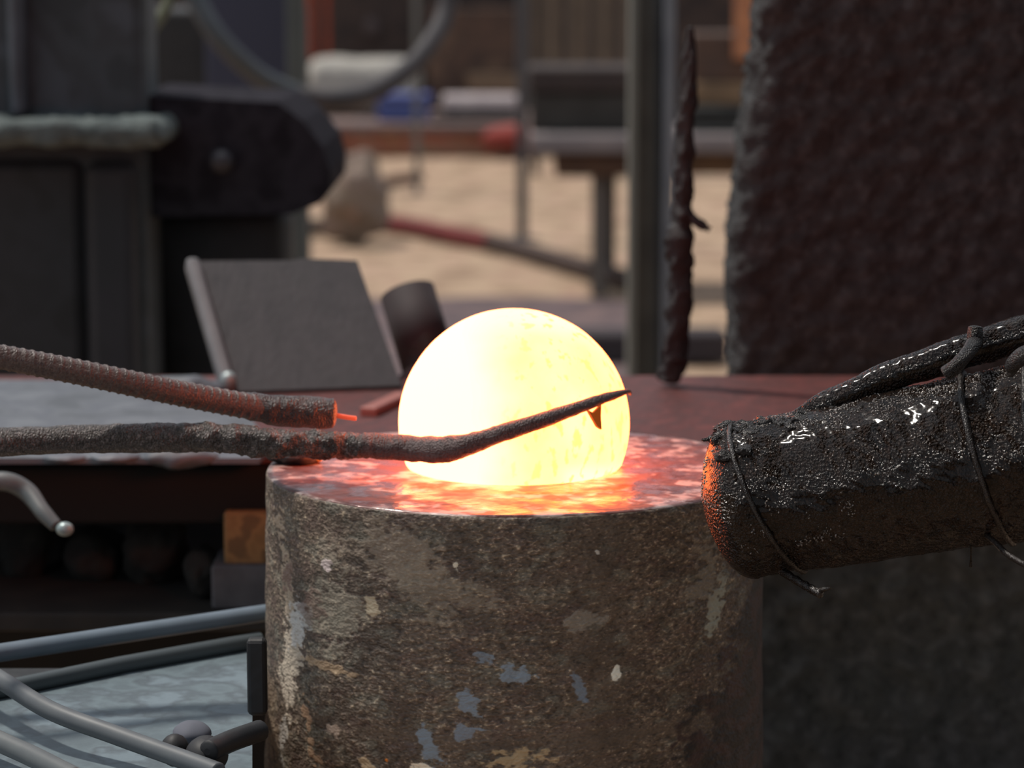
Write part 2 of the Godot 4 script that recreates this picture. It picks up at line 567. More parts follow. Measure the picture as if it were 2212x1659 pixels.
	# dark mat
	obj("dark_mat", slab(MB.new(), [[600, 648], [1120, 640], [1402, 650], [1500, 860], [560, 860]], 0.012, 0.012), surf([c8(96, 78, 78), c8(76, 62, 64), c8(110, 88, 84)], 0.9, 0.8, 0.01))
	tag(get_child(-1), "greyish brown mat on the ground behind the bench", "mat")
	obj("dark_beam", MB.new().box(Vector3(0.55, 0.09, 0.16), 0.01, Transform3D(Basis(Vector3.UP, 0.06), on_y(1370, 745, 0.057))), surf([c8(52, 44, 46)], 0.9))
	tag(get_child(-1), "short dark beam on the mat behind the grey post", "beam")
	# steel post
	t = thing("steel_post", "grey steel channel post standing behind the rough black bar", "post", on_z(1412, 800, -2.6) * Vector3(1, 0, 1))
	obj("web", rect_box(MB.new(), 1368, -60, 1446, 900, -2.62, 0.02, 0.003, 0.0), surf([c8(112, 112, 106), c8(98, 98, 94)], 0.8, 2.0), t)
	obj("flange", rect_box(MB.new(), 1362, -60, 1374, 900, -2.58, 0.07, 0.003, 0.0), surf([c8(104, 104, 98)], 0.8), t)
	obj("flange", rect_box(MB.new(), 1436, -60, 1452, 900, -2.58, 0.07, 0.003, 0.0), surf([c8(116, 120, 126), c8(104, 108, 116)], 0.8, 2.0), t)
	obj("cable", MB.new().tube(PackedVector3Array([on_z(1426, -60, -2.6), on_z(1426, 300, -2.6), on_z(1428, 900, -2.6)]), even(3, 0.005), 10), surf([c8(38, 42, 50)], 0.7), t)

func px_level(l: Array, h: float) -> PackedVector3Array:
	var p := []
	for k in l: p.append(on_y(k[0], k[1], h + k[2]))
	return spline(p, 12)

func px_stick(l: Array) -> PackedVector3Array:
	var p := []
	for k in l: p.append(on_y(k[0], k[1], k[2]))
	return spline(p, 12)

func hammer() -> void:
	var n := noise(0.02, 41, 4)
	var z := -1.25
	var t := thing("power_hammer", "dark grey power hammer with a dust-covered ledge at the left", "machine", on_z(150, 800, z) * Vector3(1, 0, 1))
	obj("column", rect_box(MB.new(), -260, -90, 318, 300, z, 0.1, 0.012, 0.0), M.slate, t)
	obj("guide_rail", rect_box(MB.new(), 10, -90, 52, 255, z + 0.03, 0.05, 0.008), surf([c8(80, 84, 92), c8(70, 72, 78)], 0.6, 3.0), t)
	obj("dust_ledge", rect_round(MB.new(), -260, 262, 352, 318, z + 0.09, 0.16, 0.012, 0.008, 0.007, noise(0.03, 5, 3)), M.dust, t)
	obj("side_plate", rect_box(MB.new(), 180, 350, 300, 900, z + 0.02, 0.06, 0.01, 0.0), surf([c8(48, 47, 52), c8(42, 42, 46)], 0.7, 3.0), t)
	obj("lower_frame", rect_box(MB.new(), -260, 345, 190, 900, z + 0.01, 0.3, 0.01, 0.0), surf([c8(40, 40, 43), c8(46, 46, 50), c8(36, 36, 38)], 0.7, 3.0), t)
	obj("neck", rect_round(MB.new(), 300, 430, 632, 900, z - 0.12, 0.08, 0.03, 0.0, 0.0, null, 0.0), M.black, t)
	# the anvil nose: an outline pulled backwards
	var o := PackedVector2Array()
	for p in [[295, 205], [600, 222], [655, 262], [698, 318], [714, 370], [712, 415], [690, 440], [630, 462], [295, 470]]:
		var w := on_z(p[0], p[1], z - 0.02)
		o.append(Vector2(w.x, w.y))
	obj("anvil_nose", MB.new().prism(o, 0.26, Transform3D(Basis(), Vector3(0, 0, z - 0.15))), surf([c8(42, 40, 45), c8(52, 50, 55), c8(38, 36, 40)], 0.95, 3.0), t).material_override.metallic_specular = 0.1
	obj("bolt", MB.new().lump(on_z(478, 348, z - 0.015), Vector3(0.012, 0.012, 0.012), 0.0, n, 8), surf([c8(58, 56, 62)], 0.5), t)
	# panel, grey upright, strap and hoses behind and above
	t = thing("blue_cabinet", "dark blue cabinet side behind the hanging hose", "cabinet", on_z(540, 110, -4.4))
	obj("sheet", rect_box(MB.new(), 440, -80, 622, 108, -4.4, 0.03, 0.006, 0.0), surf([c8(46, 48, 66)], 0.7), t)
	t = thing("grey_upright", "grey steel upright at the right edge of the dark blue cabinet", "post", on_z(638, 260, -4.3) * Vector3(1, 0, 1))
	obj("upright", rect_box(MB.new(), 616, -80, 662, 300, -4.3, 0.05, 0.006, 0.0), surf([c8(68, 72, 70), c8(62, 66, 66)], 0.7, 2.0), t)
	obj("dark_cabinet", rect_box(MB.new(), 250, 20, 640, 300, -4.5, 0.4, 0.01, 0.0), M.black)
	tag(get_child(-1), "black cabinet in the shade behind the anvil nose", "cabinet")
	obj("olive_strap", MB.new().tube(px_path([[385, -60, 3.0], [362, 10, 3.0], [330, 60, 2.96], [296, 110, 2.9]]), radii([0.012, 0.012, 0.012, 0.01]), 10, null, true, 0.5), surf([c8(86, 88, 66), c8(74, 76, 60)], 0.9, 4.0))
	tag(get_child(-1), "olive strap slung beside the hammer column", "strap")
	t = thing("hanging_hose", "thick grey hose hanging in a deep loop before the platform", "hose")
	obj("grey_length", MB.new().tube(px_path([[372, -120, 4.6], [418, -10, 4.6], [475, 85, 4.6], [560, 165, 4.65], [640, 204, 4.7]]), even(49, 0.0175), 14), surf([c8(70, 74, 78), c8(62, 66, 70)], 0.7, 3.0), t)
	obj("dark_length", MB.new().tube(px_path([[640, 204, 4.7], [720, 216, 4.7], [800, 200, 4.75], [870, 158, 4.8], [925, 100, 4.85], [965, 20, 4.9], [985, -120, 4.9]]), even(73, 0.0175), 14), surf([c8(58, 52, 54), c8(48, 44, 46)], 0.7, 3.0), t)

func furnace() -> void:
	var z := -0.64
	var n := noise(0.045, 77, 4)
	var t := thing("furnace_block", "tall rough charcoal-brown clay furnace block at the right", "furnace", Vector3(0.45, 0, z - 0.15))
	var left := on_z(1636, 100, z).x
	var mb := MB.new().rbox(Vector3(0.55, 0.62, 0.25), 0.02, 0.005, 0.0085, n, Transform3D(Basis(), Vector3(left + 0.275, 1.16, z - 0.125)))
	var foot := MB.new().rbox(Vector3(0.57, 0.85, 0.26), 0.02, 0.007, 0.012, noise(0.03, 78, 4), Transform3D(Basis(), Vector3(left + 0.26, 0.425, z - 0.13)))
	var curve := [[-0.1, 1.6], [0.4, 1.6], [0.85, 1.6], [0.91, 1592], [0.96, 1582], [1.0, 1586], [1.04, 1600], [1.09, 1618], [1.14, 1634], [1.2, 1637], [1.6, 1637]]
	var nn := noise(0.06, 3, 3)
	for k in mb.v.size():
		var p := mb.v[k]
		var shift := 0.0
		for c in range(2, curve.size() - 1):
			if p.y >= curve[c][0] and p.y < curve[c + 1][0]:
				var f: float = (p.y - curve[c][0]) / (curve[c + 1][0] - curve[c][0])
				var x0: float = curve[c][1] if curve[c][1] > 100 else 1592.0
				shift = (lerpf(x0, curve[c + 1][1], f) - 1636.0) / F * 2.04
		if p.y < 0.85: shift = (1592.0 - 1636.0) / F * 2.04
		shift += 0.003 * nn.get_noise_2d(p.y * 1000.0, p.z * 1000.0)
		mb.v[k].x += shift * clampf((left + 0.5 - p.x) / 0.4, 0.0, 1.0)
	var turn := Transform3D(Basis(Vector3.UP, deg_to_rad(-4.4)), Vector3.ZERO)
	var pivot := Vector3(left, 0, z)
	for k in mb.v.size(): mb.v[k] = pivot + turn * (mb.v[k] - pivot)
	M.clay = surf([c8(38, 38, 39), c8(54, 53, 53), c8(44, 44, 45), c8(66, 68, 69)], 0.9, 9.0, 0.012, 0.0, 0.25, 0.03, 23)
	for k in foot.v.size(): foot.v[k] = pivot + turn * (foot.v[k] - pivot)
	obj("lightened_clay", foot, surf([c8(76, 76, 73), c8(106, 106, 101), c8(88, 88, 86), c8(120, 120, 117)], 0.9, 7.0, 0.014, 0.0, 0.3, 0.03, 25), t)  # lower clay in a paler colour that makes up for missing light
	obj("clay_face", mb, M.clay, t)
	obj("plinth", MB.new().rbox(Vector3(0.5, 0.585, 0.16), 0.01, 0.02, 0.004, n, Transform3D(Basis(), Vector3(0.42, 0.2925, z + 0.13))), surf([c8(44, 42, 38), c8(34, 33, 31)], 0.9, 6.0), t)
	obj("grey_brick", MB.new().rbox(Vector3(0.026, 0.03, 0.05), 0.003, 0.004, 0.0008, n, Transform3D(Basis(), on_z(1687, 1650, -0.47) * Vector3(1, 0, 1) + Vector3(0, 0.603, 0.0))), surf([c8(104, 92, 92), c8(88, 80, 80)], 0.9, 20.0))
	tag(get_child(-1), "small greyish brick piece at the foot of the furnace block", "brick")
	# rough black bar with a twig of scale
	var bark := noise(0.06, 8, 4)
	t = thing("rough_bar", "knotty black bar standing on end in front of the grey post", "bar", on_y(1446, 822, 0.905))
	var p0 := on_y(1448, 820, 0.905)
	var dz := p0.z
	var pts := [p0, on_z(1462, 720, dz), on_z(1470, 600, dz), on_z(1468, 520, dz), on_z(1476, 440, dz), on_z(1478, 330, dz), on_z(1486, 220, dz), on_z(1491, 130, dz), on_z(1492, 60, dz)]
	var rr := [0.0085, 0.0085, 0.008, 0.0095, 0.0068, 0.0065, 0.006, 0.0048, 0.0022]
	M.scale = surf([c8(26, 21, 22), c8(40, 34, 35), c8(22, 18, 19), c8(46, 42, 43)], 0.5, 30.0, 0.02, 0.0, 0.1, 0.05, 29)
	obj("shaft", MB.new().tube(spline(pts, 16), radii(rr, 16), 24, func(l: float, a: float) -> float: return 0.0042 * bark.get_noise_2d(l * 1000.0, cos(a) * 12.0 + sin(a) * 7.0)), M.scale, t)
	obj("twig", MB.new().tube(spline([on_z(1478, 458, dz), on_z(1500, 475, dz + 0.004), on_z(1516, 490, dz + 0.006), on_z(1536, 492, dz + 0.006)], 6), radii([0.005, 0.0035, 0.0026, 0.0008], 6), 10), M.scale, t)
	obj("twig", MB.new().tube(spline([on_z(1505, 478, dz + 0.004), on_z(1520, 482, dz + 0.004), on_z(1530, 500, dz + 0.004)], 6), radii([0.003, 0.002, 0.001], 6), 8), M.scale, t)

func bench() -> void:
	var n := noise(0.03, 51, 4)
	var front := on_y(300, 985, 0.9).z
	var t := thing("steel_bench", "low rusty steel bench, its colour reddened for the ball glow, behind the cylindrical block", "bench", Vector3(0, 0, front - 0.2))
	var red := surf([c8(88, 36, 33), c8(72, 31, 29), c8(98, 43, 39)], 0.65, 5.0, 0.012, 0.0, 0.05, 0.05, 33)  # rust colour reddened to carry the ball's glow on the bench
	obj("bench_top", MB.new().box(Vector3(1.5, 0.005, 0.33), 0.001, Transform3D(Basis(), Vector3(0, 0.8975, front - 0.165))), red, t)
	obj("front_beam", MB.new().box(Vector3(1.5, 0.038, 0.02), 0.003, Transform3D(Basis(), Vector3(0, 0.8755, front - 0.012))), surf([c8(9, 9, 9)], 0.9), t)
	obj("back_panel", MB.new().box(Vector3(0.88, 0.5, 0.01), 0.002, Transform3D(Basis(), Vector3(-0.32, 0.635, front - 0.33))), surf([c8(34, 32, 30), c8(42, 38, 34)], 0.8, 3.0), t)
	obj("lower_shelf", MB.new().box(Vector3(0.62, 0.012, 0.32), 0.002, Transform3D(Basis(), Vector3(-0.44, 0.800, front - 0.14))), surf([c8(40, 38, 36), c8(52, 48, 44)], 0.8, 4.0), t)
	for x in [-0.74, 0.74]:
		for zz in [front - 0.03, front - 0.3]:
			obj("leg", MB.new().box(Vector3(0.025, 0.892, 0.025), 0.003, Transform3D(Basis(), Vector3(x, 0.446, zz))), M.black, t)
	# grey sheet over the left of the bench
	obj("steel_sheet", slab(MB.new(), [[-900, 990], [560, 990], [590, 960], [470, 821], [-900, 821]], 0.9035, 0.0035), M.steel)
	tag(get_child(-1), "flat grey steel sheet on the left of the bench", "sheet")
	obj("slag_heap", MB.new().lump(on_y(392, 838, 0.909), Vector3(0.03, 0.009, 0.014), 0.3, n), M.steel)
	tag(get_child(-1), "low grey heap of slag at the back of the steel sheet", "slag")
	var dn := noise(0.05, 63, 3)
	for q in [[392, 984, 0.022, 0.007], [250, 985, 0.014, 0.003], [140, 986, 0.011, 0.0025]]:
		obj("ash_pile", MB.new().lump(on_y(q[0], q[1] + 2, 0.9035), Vector3(q[2], q[3], 0.012), 0.3, dn), M.steel)
		tag(get_child(-1), ["largest pale ash pile on the front edge of the steel sheet", "middle pale ash pile on the front edge of the steel sheet", "smallest pale ash pile on the front edge of the steel sheet"][[392, 250, 140].find(q[0])], "ash", "ash piles on the sheet edge")
	# leaning plate
	var bl := on_y(484, 845, 0.9035)
	var dep := (bl - EYE).dot(-cam.transform.basis.z)
	var br := at(868, 852, dep + 0.03)
	br.y = 0.9035
	var up := at(402, 562, dep + 0.065) - bl
	var ex := (br - bl)
	var w := ex.length()
	var hh := up.length()
	var ax := ex / w
	var uy := up / hh
	var nz := ax.cross(uy).normalized()
	t = thing("leaning_plate", "grey square steel plate leaning back on the bench left of the ball", "plate", bl)
	var tr := Transform3D(Basis(ax, uy, nz), bl - nz * 0.006)
	obj("plate", MB.new().prism(PackedVector2Array([Vector2(0, 0.0), Vector2(w, 0), Vector2(w * 0.985, hh * 0.97), Vector2(w * 0.66, hh), Vector2(w * 0.62, hh * 0.985), Vector2(0, hh)]), 0.01, tr), M.dark_steel, t)
	obj("edge_bar", MB.new().box(Vector3(0.01, hh, 0.014), 0.003, tr * Transform3D(Basis(), Vector3(0.004, hh / 2, 0.004))), surf([c8(112, 112, 114), c8(98, 98, 100)], 0.55, 10.0), t)
	obj("bolt_head", MB.new().lump(tr * Vector3(0.004, 0.006, 0.012), Vector3(0.0055, 0.0055, 0.0055), 0.0, n, 10), surf([c8(160, 172, 172)], 0.4, 1.0, 0.01, 0.3), t)
	# pipe stub behind the plate
	t = thing("pipe_stub", "short dark rusty pipe stub tilted behind the leaning plate", "pipe", on_y(900, 825, 0.9))
	var top := at(880, 632, 2.02)
	var base := at(930, 800, 2.0)
	var axis := (top - base).normalized()
	var sx := axis.cross(Vector3(0, 0, 1)).normalized()
	var tb := Transform3D(Basis(sx, axis, sx.cross(axis)), base)
	var L := (top - base).length()
	obj("tube", MB.new().lathe(PackedVector2Array([Vector2(0.0155, 0.0), Vector2(0.0205, 0.0), Vector2(0.0205, L), Vector2(0.0155, L), Vector2(0.0155, 0.0)]), 36, tb, 0), surf([c8(44, 30, 32), c8(36, 25, 27)], 0.75, 12.0), t)
	obj("base_flange", MB.new().lathe(PackedVector2Array([Vector2(0.0001, -0.012), Vector2(0.024, -0.012), Vector2(0.024, 0.0), Vector2(0.0001, 0.0)]), 36, tb, -1), surf([c8(58, 40, 42)], 0.6), t)
	# added reddish strip standing in for the ball's reflection on the bench
	var s0 := on_y(795, 893, 0.902)
	var s1 := on_y(872, 858, 0.902)
	obj("reflection_strip", MB.new().box(Vector3((s1 - s0).length(), 0.006, 0.012), 0.001, Transform3D(Basis(Vector3.UP, -atan2((s1 - s0).z, (s1 - s0).x)), (s0 + s1) / 2 + Vector3(0, 0.001, 0))), surf([c8(150, 90, 80)], 0.5))
	tag(get_child(-1), "small added strip standing for the red ball reflection on the bench", "strip")

func lower_left() -> void:
	var n := noise(0.03, 71, 4)
	var h := 0.84
	# wood offcut on a grey block on the shelf
	var z := on_y(300, 985, 0.9).z + 0.012
	t_block("grey_block", "grey block on the shelf under the wood offcut", "block", 455, 1222, 600, 1316, z, 0.05, surf([c8(96, 94, 98), c8(84, 82, 86)], 0.9, 8.0), 0.806)
	t_block("wood_offcut", "ochre wood offcut on the grey block under the bench", "wood", 482, 1106, 600, 1222, z - 0.006, 0.035, surf([c8(132, 100, 62), c8(152, 114, 72), c8(112, 84, 54)], 0.8, 12.0, 0.006), -1.0)
	var k := 0
	for q in [[318, 1250, 0.021, 0.026], [185, 1240, 0.02, 0.018], [40, 1230, 0.025, 0.03], [425, 1280, 0.012, 0.016]]:
		obj("dark_lump", MB.new().lump(on_y(q[0], q[1] + 40, 0.806) + Vector3(0, q[3] * 0.85, -0.05), Vector3(q[2], q[3], 0.03), 0.35, n), surf([c8(34, 32, 29), c8(44, 41, 37), c8(30, 28, 27)], 0.95, 8.0))
		tag(get_child(-1), ["dark slag lump in the middle of the shelf under the bench", "lower dark slag lump left of the middle of the shelf", "tall dark slag lump at the left end of the shelf", "small dark slag lump beside the grey block"][k], "slag", "slag lumps on the shelf")
		k += 1
	# hook of pale cable hanging from the beam
	var t := thing("bent_hook", "pale bent steel hook with a shiny tip before the bench beam", "hook")
	obj("shank", MB.new().tube(px_path([[-60, 1048, 1.6], [10, 1040, 1.6], [58, 1062, 1.6], [92, 1105, 1.59], [120, 1135, 1.585]]), radii([0.0056, 0.0056, 0.0056, 0.0048, 0.004]), 14), surf([c8(96, 102, 102), c8(78, 84, 86)], 0.5, 10.0), t)
	obj("shiny_tip", MB.new().lump(at(140, 1143, 1.583), Vector3(0.0052, 0.0042, 0.0042), 0.0, n, 10), surf([c8(150, 166, 166)], 0.35, 1.0, 0.01, 0.3), t)
	# tray
	t = thing("steel_tray", "blue-grey steel tray with a raised back rail at the lower left", "tray", Vector3(-0.4, 0, -0.05))
	M.tray = surf([c8(92, 104, 110), c8(104, 118, 124), c8(84, 94, 100), c8(112, 126, 134)], 0.5, 5.0, 0.008, 0.0, 0.02, 0.05, 37)
	obj("floor_sheet", slab(MB.new(), [[-500, 1480], [0, 1480], [545, 1402], [545, 1900], [-500, 1900]], h - 0.004, 0.004), M.tray, t)
	obj("back_rail", MB.new().tube(PackedVector3Array([on_y(-420, 1478, h + 0.012), on_y(0, 1410, h + 0.012), on_y(574, 1324, h + 0.012)]), even(3, 0.0058), 14, null, true, 0.8), surf([c8(104, 116, 128), c8(92, 104, 114)], 0.45, 6.0), t)
	obj("lip", MB.new().tube(PackedVector3Array([on_y(-420, 1560, h), on_y(0, 1490, h), on_y(260, 1436, h), on_y(560, 1382, h)]), even(4, 0.0045), 12), surf([c8(72, 80, 84)], 0.5), t)
	var ep := on_y(557, 1543, h)
	obj("end_stop", MB.new().box(Vector3(0.0095, 0.038, 0.008), 0.002, Transform3D(Basis(), ep + Vector3(0, 0.019, 0))), M.black, t)
	obj("support", MB.new().box(Vector3(0.3, h - 0.006, 0.2), 0.01, Transform3D(Basis(), Vector3(-0.34, (h - 0.006) / 2, 0.1))), M.black, t)
	# rods over the tray
	obj("grey_rod", MB.new().tube(px_level([[-120, 1395, 0.02], [0, 1468, 0.018], [110, 1535, 0.014], [250, 1588, 0.01], [400, 1642, 0.007], [470, 1668, 0.006]], h), even(61, 0.0045), 14), surf([c8(92, 96, 98), c8(80, 84, 88)], 0.5, 8.0))
	tag(get_child(-1), "long grey rod sloping down over the tray to the clamp", "rod", "rods over the tray")
	obj("grey_rod", MB.new().tube(px_level([[-120, 1545, 0.01], [0, 1602, 0.008], [70, 1634, 0.007], [160, 1680, 0.006]], h), even(37, 0.0048), 14), surf([c8(96, 100, 100), c8(84, 88, 90)], 0.5, 8.0))
	tag(get_child(-1), "shorter grey rod in the bottom left corner of the tray", "rod", "rods over the tray")
	t = thing("black_clamp", "black clamp on the tray beside the block with a bar to the right", "clamp", on_y(430, 1650, h))
	obj("jaw", MB.new().lump(on_y(446, 1664, h) + Vector3(0, 0.007, 0), Vector3(0.0095, 0.0085, 0.011), 0.15, n, 12), M.black, t)
	obj("bar", MB.new().tube(px_level([[452, 1622, 0.012], [500, 1600, 0.012], [562, 1578, 0.012]], h), even(25, 0.005), 12), M.black, t)
	obj("knob", MB.new().lump(on_y(378, 1652, h) + Vector3(0, 0.007, 0), Vector3(0.0065, 0.0075, 0.0065), 0.1, n, 10), M.black, t)
	obj("grey_pad", MB.new().lump(on_y(415, 1612, h) + Vector3(0, 0.006, 0), Vector3(0.009, 0.0055, 0.011), 0.2, n, 12), surf([c8(92, 94, 104)], 0.8), t)

func t_block(called: String, label: String, cat: String, x0: float, y0: float, x1: float, y1: float, z: float, deep: float, m: Material, floor_: float) -> void:
	var t := thing(called, label, cat, on_z((x0 + x1) / 2, y1, z - deep / 2))
	obj("body", rect_box(MB.new(), x0, y0, x1, y1, z, deep, 0.002, floor_), m, t)

# ------------------------------------------------------------------ the block
func block_texture() -> Array:
	var W := 1536
	var Hh := 640
	var a := noise_bytes(W, Hh, noise(0.014, 101, 6))
	var b := noise_bytes(W, Hh, noise(0.06, 102, 5))
	var c := noise_bytes(W, Hh, noise(0.10, 103, 3))
	var d := noise_bytes(W, Hh, noise(0.02, 104, 4))
	var fine := noise_bytes(W, Hh, noise(0.2, 105, 3))
	# marks in the photograph's pixels: x, y, rx, ry, slant, colour, strength
	var marks := [
		[652, 1420, 22, 130, 0.1, c8(150, 138, 122), 0.85], [640, 1250, 16, 110, -0.25, c8(138, 122, 104), 0.8], [668, 1330, 20, 60, 0.0, c8(150, 150, 148), 0.7], [690, 1560, 12, 70, -0.2, c8(146, 116, 90), 0.6], [630, 1600, 10, 50, 0.1, c8(150, 146, 140), 0.6],
		[600, 1560, 18, 100, 0.0, c8(110, 96, 80), 0.5], [740, 1430, 60, 10, -0.7, c8(140, 118, 92), 0.65], [745, 1300, 60, 90, 0.1, c8(118, 112, 98), 0.5], [870, 1180, 120, 60, 0.0, c8(118, 106, 92), 0.5], [960, 1260, 90, 50, 0.0, c8(112, 102, 88), 0.45],
		[640, 1245, 14, 36, 0.0, c8(74, 52, 48), 0.7], [690, 1290, 26, 40, 0.1, c8(80, 60, 52), 0.6],
		[1113, 1436, 30, 26, 0.1, c8(100, 110, 119), 1.0], [1044, 1394, 22, 14, -0.5, c8(94, 102, 110), 0.9], [1240, 1465, 13, 32, -0.15, c8(96, 105, 115), 0.95], [1022, 1500, 18, 34, -0.3, c8(98, 107, 116), 0.95], [1005, 1555, 20, 18, 0.0, c8(96, 104, 113), 0.9], [935, 1578, 20, 40, -0.2, c8(99, 108, 116), 1.0],
		[1312, 1428, 9, 22, 0.1, c8(190, 188, 176), 1.0], [992, 1208, 10, 12, 0.0, c8(176, 168, 150), 0.9], [1275, 1182, 9, 14, -0.4, c8(160, 158, 150), 0.9], [905, 1590, 18, 20, 0.0, c8(70, 62, 60), 0.6],
		[1100, 1610, 60, 34, 0.2, c8(160, 138, 104), 0.55], [920, 1640, 22, 18, 0.0, c8(196, 184, 164), 0.9], [740, 1560, 20, 16, 0.0, c8(160, 140, 124), 0.6], [812, 1630, 16, 14, 0.0, c8(160, 138, 108), 0.6], [853, 1618, 7, 9, 0.0, c8(190, 110, 40), 0.9],
		[1520, 1300, 22, 60, 0.25, c8(126, 128, 116), 0.8], [1500, 1250, 34, 70, 0.0, c8(110, 104, 92), 0.5], [1240, 1320, 40, 20, 0.0, c8(122, 116, 106), 0.5], [825, 1290, 14, 30, 0.0, c8(180, 164, 136), 0.5], [730, 1215, 12, 10, 0.0, c8(180, 164, 160), 0.7]]
	var hold := PackedFloat32Array()   # u, row, ru, rrow, slant, strength, linear colour
	var cells := {}
	for k in marks.size():
		var m: Array = marks[k]
		var sn := clampf((m[0] - 1110.0) / 535.0, -0.995, 0.995)
		var phi := asin(sn)
		var u := (0.5 + phi / TAU) * W
		var row: float = (m[1] - (1010.0 + 98.0 * cos(phi))) * 0.98 / 831.0 * Hh
		var lin: Color = (m[5] as Color).srgb_to_linear()
		hold.append_array(PackedFloat32Array([u, row, m[2] / 535.0 / maxf(0.35, cos(phi)) / TAU * W, m[3] * 0.98 / 831.0 * Hh, m[4], m[6], lin.r, lin.g, lin.b]))
	var out := PackedByteArray()
	out.resize(W * Hh * 3)
	var hgt := PackedByteArray()
	hgt.resize(W * Hh)
	var lut := PackedByteArray()
	lut.resize(4096)
	for k in 4096: lut[k] = int(clampf(Color(k / 4095.0, 0, 0).linear_to_srgb().r, 0, 1) * 255.0)
	var gain := 2.0
	var R := PackedFloat32Array(); R.resize(W * Hh)
	var G := PackedFloat32Array(); G.resize(W * Hh)
	var B := PackedFloat32Array(); B.resize(W * Hh)
	for i in W * Hh:
		var x := i % W
		var f := clampf((a[i] - 70.0) / 120.0, 0.0, 1.0)
		var g := clampf((b[i] - 60.0) / 140.0, 0.0, 1.0)
		var w := f * 0.55 + g * 0.45
		var r0 := lerpf(0.042, 0.092, w)
		var g0 := lerpf(0.033, 0.072, w)
		var b0 := lerpf(0.026, 0.056, w)
		if d[i] > 150:    # greenish grey patches
			var q := minf((d[i] - 150) / 40.0, 1.0) * 0.5
			r0 = lerpf(r0, 0.10, q); g0 = lerpf(g0, 0.10, q); b0 = lerpf(b0, 0.083, q)
		elif d[i] < 95:   # reddish brown patches
			var q := minf((95 - d[i]) / 30.0, 1.0) * 0.5
			r0 = lerpf(r0, 0.062, q); g0 = lerpf(g0, 0.042, q); b0 = lerpf(b0, 0.036, q)
		if c[i] > 172 and a[i] > 100:  # pale specks of scale
			var q := minf((c[i] - 172) / 40.0, 1.0) * 0.6
			r0 = lerpf(r0, 0.27, q); g0 = lerpf(g0, 0.23, q); b0 = lerpf(b0, 0.17, q)
		elif c[i] < 84:
			r0 *= 0.55; g0 *= 0.55; b0 *= 0.55
		var gr := 0.72 + 0.56 * clampf((fine[i] - 60) / 136.0, 0.0, 1.0)
		if fine[i] > 172 and b[i] > 120:
			gr *= 1.0 + minf((fine[i] - 172) / 25.0, 1.0) * 0.9
		R[i] = r0 * gr * 1.03; G[i] = g0 * gr * 0.96; B[i] = b0 * gr * 0.89
	for k in range(0, hold.size(), 9):
		var ru := hold[k + 2]
		var rv := hold[k + 3]
		var sl := hold[k + 4]
		for y in range(maxi(0, int(hold[k + 1] - rv * 1.5)), mini(Hh, int(hold[k + 1] + rv * 1.5))):
			var dy := (y - hold[k + 1]) / rv
			for x in range(maxi(0, int(hold[k] - ru * 1.5 - absf(sl) * rv)), mini(W, int(hold[k] + ru * 1.5 + absf(sl) * rv))):
				var i := y * W + x
				var dx := (x - hold[k] + sl * dy * rv) / ru
				var e := 1.0 - sqrt(dx * dx + dy * dy) + (b[i] - 128) / 150.0 + (a[i] - 128) / 160.0
				if e > 0.0:
					var q := minf(e * 4.0, 1.0) * hold[k + 5]
					R[i] = lerpf(R[i], hold[k + 6], q); G[i] = lerpf(G[i], hold[k + 7], q); B[i] = lerpf(B[i], hold[k + 8], q)
	# dark right flank: oily scale plus the pipe's shade painted in
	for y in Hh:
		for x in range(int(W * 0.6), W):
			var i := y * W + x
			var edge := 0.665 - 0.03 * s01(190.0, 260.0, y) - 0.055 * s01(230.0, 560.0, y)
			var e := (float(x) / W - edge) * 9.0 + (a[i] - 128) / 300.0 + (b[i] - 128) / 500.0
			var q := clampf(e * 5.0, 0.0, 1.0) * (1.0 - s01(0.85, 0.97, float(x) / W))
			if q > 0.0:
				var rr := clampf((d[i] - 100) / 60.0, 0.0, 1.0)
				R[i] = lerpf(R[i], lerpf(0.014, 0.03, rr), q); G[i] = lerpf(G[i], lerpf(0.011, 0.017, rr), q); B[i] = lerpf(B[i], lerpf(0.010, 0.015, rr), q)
	for i in W * Hh:
		out[i * 3] = lut[mini(4095, int(R[i] * gain * 4095.0))]
		out[i * 3 + 1] = lut[mini(4095, int(G[i] * gain * 4095.0))]
		out[i * 3 + 2] = lut[mini(4095, int(B[i] * gain * 4095.0))]
		hgt[i] = clampi((a[i] + b[i] * 2 + c[i] + fine[i]) / 5, 0, 255)
	return [ImageTexture.create_from_image(Image.create_from_data(W, Hh, false, Image.FORMAT_RGB8, out)), ImageTexture.create_from_image(Image.create_from_data(W, Hh, false, Image.FORMAT_L8, hgt))]

